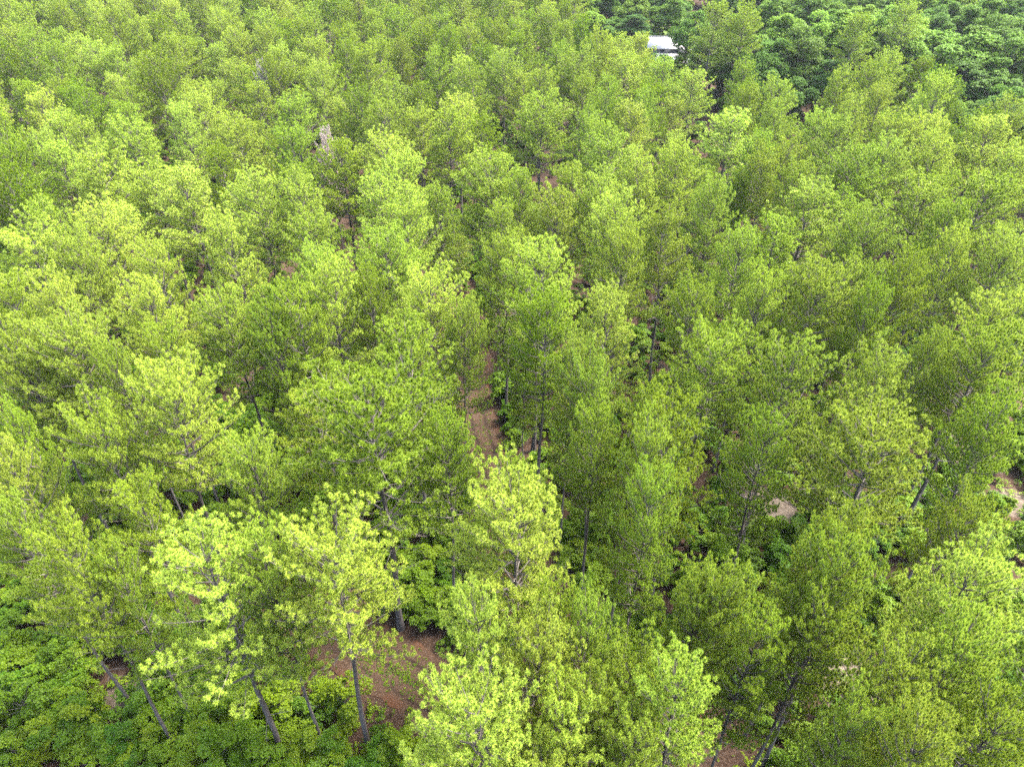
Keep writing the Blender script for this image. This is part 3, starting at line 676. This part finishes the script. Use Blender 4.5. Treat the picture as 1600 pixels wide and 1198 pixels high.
for k in range(2200):
    y = rg.uniform(135, 460); x = rg.uniform(-.85, .85)*y
    a = proj(x, y, ground_z(x, y)+15)
    if abs(x-61-(y-250)*-.06) < 11 and y < 290: continue
    if y < 224 and 25 < x < 72: continue
    if not (in_poly(a[0], a[1], HARD) or (in_poly(a[0], a[1], HARD2) and y > 228) or y > 292): continue
    if a[1] > 30 and y < 200: sc_ = .6
    else: sc_ = 1
    bgp.append((x, y, ground_z(x, y), sc_*rg.uniform(.8, 1.15), sc_*rg.uniform(.85, 1.15), rg.uniform(0, 6.28), rg.uniform(0, .7), k % 6))
def joined_leafy(g, V, Fc, vv, mleaf):
    gV, gQ = np.concatenate(g.V), np.concatenate(g.Q)
    return make_mesh('joined', np.concatenate([gV, V]), [gQ, Fc+len(gV)], [M['twig'], mleaf], mat_idx=np.concatenate([np.zeros(len(gQ)), np.ones(len(Fc))]), attr={'shoot': np.concatenate([np.zeros(len(gV)), vv])})
scatter('far_woods', bgp, [v[1] for v in OAK], label='distant broadleaf woods along the top edge of the photo', cat='woods')

# ------------------------------------------------------------------ undergrowth
SH = []
shr_px = [(30,935),(75,950),(120,985),(165,1000),(215,1010),(60,1010),(20,1020),(110,1050),(245,1080),(290,1105),(335,1130),(235,1140),(190,1170),(380,1160),(330,1060),(390,1100),(480,1165),(500,1090),(520,1180),(610,1110),(640,1150),(580,1170),(420,1190),(290,1180),(650,980),(600,985),(680,1000),(660,940),(690,940),(645,910),(50,890),(110,900),(170,930),(210,960),(25,980),(45,1110),(10,1060),(140,1120),
          (810,640),(820,690),(825,730),(835,770),(850,800),(800,610),(860,960),(1370,1000),(1230,1010),(1250,1050),(1560,720),(1580,700),(1440,850),(890,900),(870,870),(700,1180),(1090,1090),(1000,1160),(1140,1180),(240,900),(345,1190),(545,1100)]
for k, (px, py) in enumerate(shr_px):
    x, y, dep = at(px, py, 1.5)
    if path_dist(x, y) < 3.8: 
        continue
    v = SHRUB[k % 6]; s = rg.uniform(.85, 1.35); tone = rg.choice([.1, .3, .5, .75])
    a = proj(x, y, ground_z(x, y)+2)
    t_o = place('shrub', x, y, (('stem', v[0]), ('foliage', v[1])), (s, s, s*rg.uniform(.8, 1.2)), rg.uniform(0, 6.28), tone, None, 'shrub', 'saplings and shrubs between the pines'); auto_label(t_o, a[0], a[1], tone, 'leafy shrub', ('dark green', 'fresh green', 'yellow-green')); SH.append((x, y))
ug = []
for k in range(9000):
    y = rg.uniform(6, 150)**1.0; x = rg.uniform(-1, 1)*(y*.82+18)
    pd = path_dist(x, y)
    if pd < (2.4 if y > 40 else 3.0) or (y < 36 and path_dist(x, y, PB) < 3.9): continue
    if any(math.hypot(x-s[0][0], y-s[0][1]) < s[1]*.8 for s in SAND): continue
    dens = noise.noise(Vector((x*.06, y*.06, 4)))
    if dens < -.4 and pd > 5: continue
    s = rg.uniform(.35, 1.05)
    ug.append((x, y, ground_z(x, y)-.05, s, s*rg.uniform(.7, 1.3), rg.uniform(0, 6.28), rg.uniform(0, .7), k % 6))
for k in range(2600):
    y = rg.uniform(145, 300); x = rg.uniform(-.85, .85)*y
    if abs(x-61) < 9 and 205 < y < 290 or (194 < y < 212 and 34 < x < 58): continue
    s = rg.uniform(.8, 2.0); ug.append((x, y, ground_z(x, y)-.05, s, s*rg.uniform(.7, 1.3), rg.uniform(0, 6.28), rg.uniform(0, .7), k % 6))
scatter('undergrowth', ug, [joined_leafy(*v[2:], M['leaves']) for v in SHRUB], label='leafy green undergrowth covering the ground beneath the pines', cat='undergrowth')
# low weeds
g, V, Fc, vv = leafy(900, .16, .05, .05, 7, 5, .06, .06, stems=False, zmin=-1); weed = make_mesh('weed', V, [Fc], [M['leaves']], attr={'shoot': vv})
g, V, Fc, vv = leafy(901, .3, .07, .08, 12, 6, .07, .1, stems=False, zmin=-1); weed2 = make_mesh('weed', V, [Fc], [M['leaves']], attr={'shoot': vv})
wd = []
for P_, w_, n_ in ((PA, 1.8, 1500), (PB, 2.3, 1500)):
    for k in range(n_):
        p = P_[rg.randrange(len(P_))]; x, y = p[0]+rg.gauss(0, w_*.6), p[1]+rg.gauss(0, .4)
        wd.append((x, y, ground_z(x, y)+.05, rg.uniform(.5, 1.2), rg.uniform(.5, 1.2), rg.uniform(0, 6.28), rg.uniform(0, 1), 0))
for k in range(9000):
    y = rg.uniform(8, 95); x = rg.uniform(-1, 1)*(y*.82+14)
    if path_dist(x, y) < 1.9 or noise.noise(Vector((x*.15, y*.15, 9))) < -.1: continue
    wd.append((x, y, ground_z(x, y)-.02, rg.uniform(.7, 2.2), rg.uniform(.7, 2.5), rg.uniform(0, 6.28), rg.uniform(0, 1), 1))
scatter('weeds', wd, [weed, weed2], label='small green weeds sprouting on the tracks and forest floor', cat='weeds')
write_labels()

# ------------------------------------------------------------------ the hazy air
hz = []; hq = []; box(hz, hq, -720, 720, -80, 1320, -3, 52)
hm = bpy.data.materials.new('hazy air'); hm.use_nodes = True; hn = hm.node_tree; hn.nodes.clear()
ho = hn.nodes.new('ShaderNodeOutputMaterial'); pv = hn.nodes.new('ShaderNodeVolumePrincipled')
pv.inputs['Color'].default_value = (.90, .95, 1, 1); pv.inputs['Density'].default_value = .00007; pv.inputs['Anisotropy'].default_value = 0
hn.links.new(pv.outputs[0], ho.inputs['Volume'])
tag(link('haze', make_mesh('haze', hz, [np.array(hq)], [hm])), kind='stuff')
